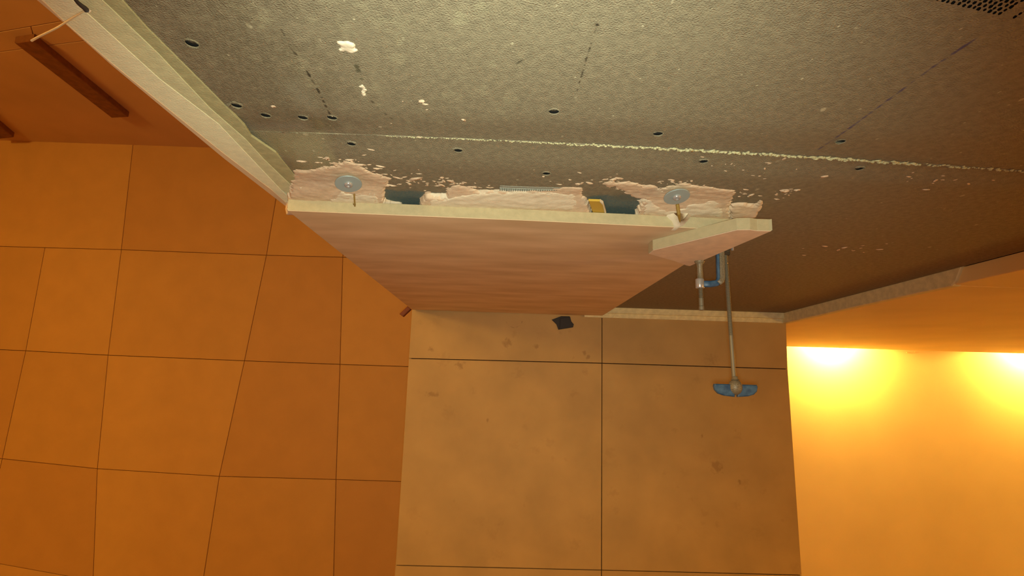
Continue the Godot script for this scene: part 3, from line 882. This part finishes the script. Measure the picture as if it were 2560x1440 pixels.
func build_smears() -> void:
	var lip := func(x: float, z: float) -> float:      # filler packed up against the panel's front edge
		var e := -0.5762 - 0.037 * (x + 0.236)
		return 0.0064 * smoothstep(0.050, 0.002, z - e)
	var t := thing("filler_smear", "pink and white lump of filler under the left washer at the panel's corner", "filler", Vector3.ZERO, "filler packed along the panel's front edge")
	part("filler", smear([Vector2(-0.2504, -0.6016), Vector2(-0.2280, -0.5508), Vector2(-0.2058, -0.5053), Vector2(-0.1946, -0.5073), Vector2(-0.1799, -0.5000), Vector2(-0.1636, -0.4937), Vector2(-0.1523, -0.4804), Vector2(-0.1481, -0.4837), Vector2(-0.1438, -0.4871), Vector2(-0.1389, -0.4915), Vector2(-0.1364, -0.5011), Vector2(-0.1308, -0.5098), Vector2(-0.1222, -0.5153), Vector2(-0.1163, -0.5212), Vector2(-0.1216, -0.5316), Vector2(-0.1218, -0.5408), Vector2(-0.1276, -0.5448), Vector2(-0.1290, -0.5533), Vector2(-0.1358, -0.5819), Vector2(-0.1340, -0.5857), Vector2(-0.1272, -0.5918), Vector2(-0.1193, -0.5952), Vector2(-0.1266, -0.6359), Vector2(-0.2656, -0.6352)], 0.0011, 0.0032, 0.0011, 0.002, 0.0007, 61, lip), M.filler, t)
	part("white_filler", smear([Vector2(-0.2184, -0.5438), Vector2(-0.2082, -0.5382), Vector2(-0.2180, -0.5760), Vector2(-0.2064, -0.5827), Vector2(-0.1762, -0.5469), Vector2(-0.1633, -0.5529), Vector2(-0.1308, -0.5473), Vector2(-0.1343, -0.5741), Vector2(-0.1387, -0.5951), Vector2(-0.2360, -0.5981)], 0.0012, 0.004, 0.0009, 0.006, 0.0008, 62, func(x, z): return 0.0008 + lip.call(x, z)), M.white_filler, t)
	t = thing("filler_smear", "long white ribbon of filler along the middle of the panel's cream front edge", "filler", Vector3.ZERO, "filler packed along the panel's front edge")
	part("filler", smear([Vector2(-0.0993, -0.6001), Vector2(-0.0963, -0.5793), Vector2(-0.0907, -0.5644), Vector2(-0.0865, -0.5590), Vector2(-0.0787, -0.5607), Vector2(-0.0670, -0.5634), Vector2(-0.0641, -0.5471), Vector2(-0.0574, -0.5370), Vector2(-0.0510, -0.5329), Vector2(-0.0432, -0.5380), Vector2(-0.0352, -0.5431), Vector2(-0.0271, -0.5483), Vector2(-0.0166, -0.5437), Vector2(-0.0042, -0.5437), Vector2(0.0083, -0.5473), Vector2(0.0165, -0.5417), Vector2(0.0328, -0.5389), Vector2(0.0433, -0.5356), Vector2(0.0527, -0.5323), Vector2(0.0624, -0.5279), Vector2(0.0687, -0.5296), Vector2(0.0745, -0.5279), Vector2(0.0764, -0.5324), Vector2(0.0758, -0.5456), Vector2(0.0783, -0.5515), Vector2(0.0849, -0.5611), Vector2(0.0940, -0.5914), Vector2(0.0992, -0.6239), Vector2(-0.1031, -0.6256)], 0.0011, 0.0024, 0.0010, 0.002, 0.0005, 63, lip), M.filler, t)
	part("white_filler", smear([Vector2(-0.0882, -0.5604), Vector2(-0.0676, -0.5584), Vector2(-0.0372, -0.5455), Vector2(0.0124, -0.5406), Vector2(0.0535, -0.5390), Vector2(0.0704, -0.5422), Vector2(0.0794, -0.5617), Vector2(0.0759, -0.5839), Vector2(-0.0923, -0.5902)], 0.0012, 0.003, 0.0009, 0.006, 0.0006, 64, func(x, z): return 0.0008 + lip.call(x, z)), M.white_filler, t)
	t = thing("filler_smear", "pink smear of filler with torn rim under the right washer, above the offcut", "filler", Vector3.ZERO, "filler packed along the panel's front edge")
	part("filler", smear([Vector2(0.0926, -0.5138), Vector2(0.0970, -0.5223), Vector2(0.1022, -0.5264), Vector2(0.1067, -0.5226), Vector2(0.1119, -0.5301), Vector2(0.1184, -0.5342), Vector2(0.1208, -0.5412), Vector2(0.1356, -0.5509), Vector2(0.1451, -0.5550), Vector2(0.1430, -0.5670), Vector2(0.1449, -0.5932), Vector2(0.1525, -0.6244), Vector2(0.2727, -0.6272), Vector2(0.2601, -0.6016), Vector2(0.2388, -0.5652), Vector2(0.2361, -0.5484), Vector2(0.2278, -0.5224), Vector2(0.2196, -0.5221), Vector2(0.2065, -0.5176), Vector2(0.1972, -0.5139), Vector2(0.1868, -0.5127), Vector2(0.1766, -0.5092), Vector2(0.1672, -0.5047), Vector2(0.1654, -0.5136), Vector2(0.1591, -0.5164), Vector2(0.1531, -0.5262), Vector2(0.1481, -0.5198), Vector2(0.1397, -0.5138), Vector2(0.1329, -0.5167), Vector2(0.1241, -0.5098), Vector2(0.1136, -0.5086), Vector2(0.1064, -0.5114), Vector2(0.0980, -0.5090)], 0.0011, 0.0034, 0.0010, 0.002, 0.0007, 65, lip), M.filler, t)
	part("white_filler", smear([Vector2(0.1402, -0.5594), Vector2(0.1481, -0.5457), Vector2(0.1686, -0.5659), Vector2(0.1829, -0.5698), Vector2(0.1948, -0.5538), Vector2(0.2220, -0.5471), Vector2(0.2403, -0.5693), Vector2(0.2436, -0.5907), Vector2(0.1488, -0.5906)], 0.0012, 0.004, 0.0008, 0.006, 0.0008, 66, func(x, z): return 0.0008 + lip.call(x, z)), M.white_filler, t)
	t = thing("filler_smear", "small pink tail of filler behind the raised end of the offcut", "filler", Vector3.ZERO, "filler packed along the panel's front edge")
	part("filler", smear([Vector2(0.2409, -0.5704), Vector2(0.2405, -0.5610), Vector2(0.2485, -0.5575), Vector2(0.2512, -0.5559), Vector2(0.2650, -0.5598), Vector2(0.2647, -0.5481), Vector2(0.2709, -0.5539), Vector2(0.2756, -0.5695), Vector2(0.2780, -0.5863), Vector2(0.2747, -0.5940), Vector2(0.2663, -0.6010), Vector2(0.2584, -0.6064)], 0.0011, 0.0026, 0.0012, 0.002, 0.0007, 67, lip), M.filler, t)
	# splashes of filler on the grey face
	t = thing("filler_splash", "pale blot of filler stuck alone on the grey ceiling, upper left", "filler", Vector3.ZERO, "filler blots on the grey face")
	part("blot", smear([Vector2(-0.1040, -0.3007), Vector2(-0.1004, -0.2997), Vector2(-0.0979, -0.2992), Vector2(-0.0957, -0.3018), Vector2(-0.0948, -0.3057), Vector2(-0.0961, -0.3091), Vector2(-0.0981, -0.3108), Vector2(-0.1002, -0.3114), Vector2(-0.1031, -0.3095), Vector2(-0.1056, -0.3080)], 0.0006, 0.0028, 0.0010, 0.001, 0.0006, 68), M.white_filler, t)
	t = thing("filler_splash", "small torn fleck of filler on the grey ceiling below the pale blot", "filler", Vector3.ZERO, "filler blots on the grey face")
	part("blot", smear([Vector2(-0.1043, -0.3500), Vector2(-0.1019, -0.3467), Vector2(-0.1004, -0.3507), Vector2(-0.1001, -0.3538), Vector2(-0.1028, -0.3572), Vector2(-0.1027, -0.3615), Vector2(-0.1050, -0.3616), Vector2(-0.1051, -0.3573)], 0.0005, 0.0026, 0.0008, 0.001, 0.0006, 69), M.white_filler, t)
	# glass-fibre joint tape that shows above the ribbon
	t = thing("joint_tape", "grey woven joint tape showing behind the white ribbon of filler", "tape", Vector3.ZERO)
	var a := [Vector2(-0.0084, -0.5312), Vector2(0.0119, -0.5316), Vector2(0.0526, -0.5312), Vector2(0.0727, -0.5351), Vector2(0.0763, -0.5490), Vector2(-0.0085, -0.5598)]
	var st := start()
	slab(st, a, facing_down(CEIL + 0.0002), 0.0006, 0.0002)
	part("tape", done(st), M.tape, t)
	st = start()
	for k in 36:
		var x := lerpf(a[0].x, a[3].x, k / 35.0)
		box(st, Vector3(x - 0.0004, CEIL - 0.0010, -0.556), Vector3(x + 0.0004, CEIL - 0.0002, -0.536))
	for k in 8:
		var z := -0.536 - 0.0026 * k
		box(st, Vector3(a[0].x, CEIL - 0.0010, z - 0.0003), Vector3(a[3].x, CEIL - 0.0002, z + 0.0003))
	part("mesh_threads", done(st), M.tape, t)
	t = thing("paper_scrap", "yellow scrap of card in the gap beside the white ribbon of filler", "scrap", Vector3.ZERO)
	st = start()
	slab(st, [Vector2(0.0844, -0.5495), Vector2(0.0966, -0.5496), Vector2(0.1021, -0.5593), Vector2(0.1096, -0.5904), Vector2(0.0957, -0.5904)], facing_down(CEIL - 0.0045), 0.0022, 0.0006)
	part("card", done(st), M.yellow, t)
	st = start()
	slab(st, [Vector2(0.0963, -0.5483), Vector2(0.1008, -0.5543), Vector2(0.1109, -0.5902), Vector2(0.1091, -0.5904), Vector2(0.1015, -0.5607), Vector2(0.0964, -0.5509)], facing_down(CEIL - 0.0045), 0.0028, 0.0004)
	part("torn_edge", done(st), M.white_filler, t)

func build_fixings() -> void:
	var k := 0
	for w in [[Vector2(-0.1573, -0.5180), "grey washer and screw in the filler at the left corner of the panel", 16.0], [Vector2(0.1690, -0.5231), "grey washer and shining screw in the filler above the offcut", 16.0]]:
		var at := Vector3(w[0].x, CEIL - 0.0085, w[0].y)
		var t := thing("washer_screw", w[1], "washer", at, "washers that hold the panel")
		var f := Transform3D(Basis(Vector3.RIGHT, -deg_to_rad(w[2])) * Basis(Vector3(0, 0, 1), 0.06 if k else 0.16), Vector3.ZERO)
		var down := f * along(Vector3.ZERO, Vector3.DOWN)
		var st := start()
		lathe(st, [Vector2(0.003, -0.0007), Vector2(0.0126, -0.0007), Vector2(0.0129, -0.0004), Vector2(0.0129, 0.0003), Vector2(0.0126, 0.0006), Vector2(0.003, 0.0006)], down, 40)
		part("washer", done(st), M.zinc, t)
		st = smooth()
		lathe(st, [Vector2(0.0043, 0.0004), Vector2(0.0041, 0.0016), Vector2(0.0034, 0.0026), Vector2(0.0022, 0.0031), Vector2(0.0016, 0.0030), Vector2(0.0012, 0.0016), Vector2(0, 0.0014)], down, 20)
		part("screw", done(st), M.chrome, t)
		k += 1
	var t := thing("brass_screw", "thin brass screw sunk upright in the filler just below the left washer", "screw", Vector3.ZERO, "brass screws in the filler")
	var a := Vector2(-0.1581, -0.5425)
	var b := Vector2(-0.1614, -0.5589)
	var st := start()
	lathe(st, [Vector2(0.0, 0.0), Vector2(0.0006, 0.0006)] + threads(0.0009, 0.0003, 0.0012, 0.001, 0.022), along(Vector3(a.x, CEIL - 0.0098, a.y), Vector3(b.x, CEIL - 0.0150, b.y)), 12)
	part("shank", done(st), M.brass, t)
	st = smooth()
	blob(st, Vector3(b.x, CEIL - 0.0155, b.y + 0.0006), Vector3(0.0018, 0.0016, 0.0018), rng)
	part("tip", done(st), M.brass, t)
	t = thing("brass_screw", "dull brass screw in a white groove of filler below the right washer", "screw", Vector3.ZERO, "brass screws in the filler")
	a = Vector2(0.1758, -0.5430)
	b = Vector2(0.1827, -0.5593)
	st = start()
	lathe(st, [Vector2(0.0, 0.0), Vector2(0.0012, 0.0006)] + threads(0.0019, 0.0004, 0.0014, 0.001, 0.014) + [Vector2(0.0016, 0.018), Vector2(0.0009, 0.026), Vector2(0.0, 0.030)], along(Vector3(a.x, CEIL - 0.0092, a.y), Vector3(b.x, CEIL - 0.0175, b.y)), 12)
	part("shank", done(st), M.dull_brass, t)
	t = thing("filler_smear", "white wedge of filler smeared down the cream edge round the dull brass screw", "filler", Vector3.ZERO, "filler packed along the panel's front edge")
	st = smooth()
	var c := [Vector2(0.1693, 2.1996), Vector2(0.2073, 2.2009), Vector2(0.2011, 2.1878), Vector2(0.1965, 2.1821), Vector2(0.1911, 2.1792), Vector2(0.1866, 2.1795), Vector2(0.1841, 2.1863)]
	slab(st, c, facing_room(-0.600), 0.0215, 0.0040)
	part("filler", done(st), M.white_filler, t)

func build_details() -> void:
	var t := thing("plastic_shim", "small black square shim in two overlapping leaves, stuck on the tan pier under the panel", "shim", Vector3.ZERO)
	part("leaf", slab_mesh([Vector2(0.1192, 2.1663), Vector2(0.1426, 2.1761), Vector2(0.1637, 2.1763), Vector2(0.1709, 2.1554), Vector2(0.1361, 2.1418), Vector2(0.1309, 2.1551)], facing_room(-1.366), 0.0035, 0.0006), M.black, t)
	part("leaf", slab_mesh([Vector2(0.1397, 2.1705), Vector2(0.1647, 2.1748), Vector2(0.1678, 2.1633), Vector2(0.1739, 2.1565), Vector2(0.1724, 2.1489), Vector2(0.1381, 2.1423)], facing_room(-1.3645), 0.0032, 0.0006), M.black, t)
	t = thing("wooden_peg", "small brown wooden peg beside the far left corner of the panel", "peg", Vector3.ZERO)
	part("peg", slab_mesh([Vector2(-0.2424, 2.1895), Vector2(-0.2340, 2.1832), Vector2(-0.2527, 2.1636), Vector2(-0.2615, 2.1693)], facing_room(-1.382), 0.016, 0.0010), M.peg_wood, t)

	var b := thing("wooden_batten", "dark brown wooden batten fixed under the high ceiling, string hanging past its near end", "batten", Vector3.ZERO, "battens under the high ceiling")
	part("batten", slab_mesh([Vector2(-1.3706, -1.3962), Vector2(-1.3058, -1.3799), Vector2(-1.3386, -1.8172), Vector2(-1.4044, -1.8279)], facing_down(HIGH), 0.020, 0.002), M.dark_wood, b)
	b = thing("wooden_batten", "second dark batten under the high ceiling, only its tip in view at the left rim", "batten", Vector3.ZERO, "battens under the high ceiling")
	part("batten", slab_mesh([Vector2(-1.7832, -1.4814), Vector2(-1.7239, -1.4738), Vector2(-1.9148, -2.0231), Vector2(-1.9889, -2.0429)], facing_down(HIGH), 0.020, 0.002), M.dark_wood, b)

	t = thing("tie_wire", "thin pale wire reaching out leftwards from the white corner strip", "wire", Vector3.ZERO)
	var s := Vector2(-0.2346, -0.2745)
	var e := Vector2(-0.2705, 2.1835)
	var p0 := Vector3(s.x, 2.1965, s.y)
	var p1 := Vector3(e.x, e.y, -0.285)
	var path := []
	for k in 13:
		var f := k / 12.0
		path.append(p0.lerp(p1, f) + Vector3(0, -0.0006 * sin(PI * f), 0.0002 * sin(f * 9.0)))
	var st := smooth()
	tube(st, path, 0.00045, 0.00065, 8)
	part("wire", done(st), M.wire, t)
	t = thing("cable_end", "short dark cable tail lying on the white corner strip above the tie wire", "cable", Vector3.ZERO)
	path = []
	for q in [Vector2(-0.2319, -0.2591), Vector2(-0.2330, -0.2652), Vector2(-0.2334, -0.2674), Vector2(-0.2333, -0.2696), Vector2(-0.2330, -0.2715), Vector2(-0.2332, -0.2734)]:
		path.append(Vector3(q.x, 2.1955, q.y))
	st = smooth()
	tube(st, path, 0.0008, 0.0014, 10)
	part("cable", done(st), M.cable, t)
	st = smooth()
	blob(st, path[5] + Vector3(0.0004, 0.0006, -0.0008), Vector3(0.0016, 0.0014, 0.0014), rng)
	part("knot", done(st), M.white_filler, t)

const WARM := Color(1.0, 0.80, 0.40)
const FLASH := 0.345
const SLOT := 0.62
const ROOM_FILL := 1.3
const GLOBE_FILL := 1.06
const STAND_FILL := 1.12

func _ready() -> void:
	rng.seed = 1
	var cam := Camera3D.new()
	cam.name = "camera"
	cam.fov = 55.273
	cam.near = 0.02
	cam.far = 50.0
	cam.transform = Transform3D(Basis(Vector3(0.999433, 0.028536, 0.017897), Vector3(-0.031236, 0.984003, 0.175391), Vector3(-0.012606, -0.175850, 0.984336)), Vector3(0, 2.0, 0))
	add_child(cam)
	cam.current = true
	var env := Environment.new()
	env.background_mode = Environment.BG_COLOR
	env.background_color = Color(0, 0, 0)
	env.tonemap_mode = Environment.TONE_MAPPER_LINEAR
	env.tonemap_exposure = 1.0
	env.sdfgi_enabled = true
	env.ssao_enabled = true
	env.ssil_enabled = true
	var we := WorldEnvironment.new()
	we.name = "surroundings"
	we.environment = env
	add_child(we)
	# the flash of the phone that took the picture, a few millimetres beside its lens
	var flash := SpotLight3D.new()
	flash.name = "phone_flash"
	flash.transform = Transform3D(cam.basis * Basis(Vector3.UP, 0.01) * Basis(Vector3.RIGHT, 0.07), cam.position - cam.basis.y * 0.007 + cam.basis.z * 0.002)
	flash.light_color = Color(0.96, 1.0, 0.93)
	flash.light_energy = FLASH
	flash.light_size = 0.004
	flash.spot_range = 12.0
	flash.spot_attenuation = 2.0
	flash.spot_angle = 50.0
	flash.spot_angle_attenuation = 1.0
	flash.shadow_enabled = true
	add_child(flash)
	materials()
	# lamps outside the picture: square and globe ones are invented, for warm fill, bulbs hidden in the slot on the right
	added_panel_lamp(Vector3(-1.5, HIGH, 0.6), 0.6, "square fill lamp added under the ceiling of the left room nearest the panelled wall, outside the picture", ROOM_FILL)
	added_panel_lamp(Vector3(-1.5, HIGH, 1.8), 0.6, "square fill lamp added under the ceiling of the left room farthest from the panelled wall, outside the picture", ROOM_FILL)
	added_globe_lamp("added_pendant_lamp", Vector3(-1.75, 2.50, 0.3), true, "added fill globe on a stem under the high ceiling of the left room, outside the picture", GLOBE_FILL)
	added_globe_lamp("added_floor_lamp", Vector3(2.7, 1.5, 0.7), false, "added fill globe on a stand in the right room, outside the picture", STAND_FILL)
	var spots := ["behind the pier's right edge", "at the right rim of the picture", "beyond the right rim of the picture"]
	for k in 3:
		bulb_lamp(Vector3(1.285 + 0.79 * k, 2.232, -2.105), "bulb hidden in the ceiling slot, " + spots[k], SLOT, "bulbs in the slot")
	build_shell()
	build_ceiling()
	build_panel()
	build_scrap()
	build_smears()
	build_fixings()
	build_clamp()
	build_details()
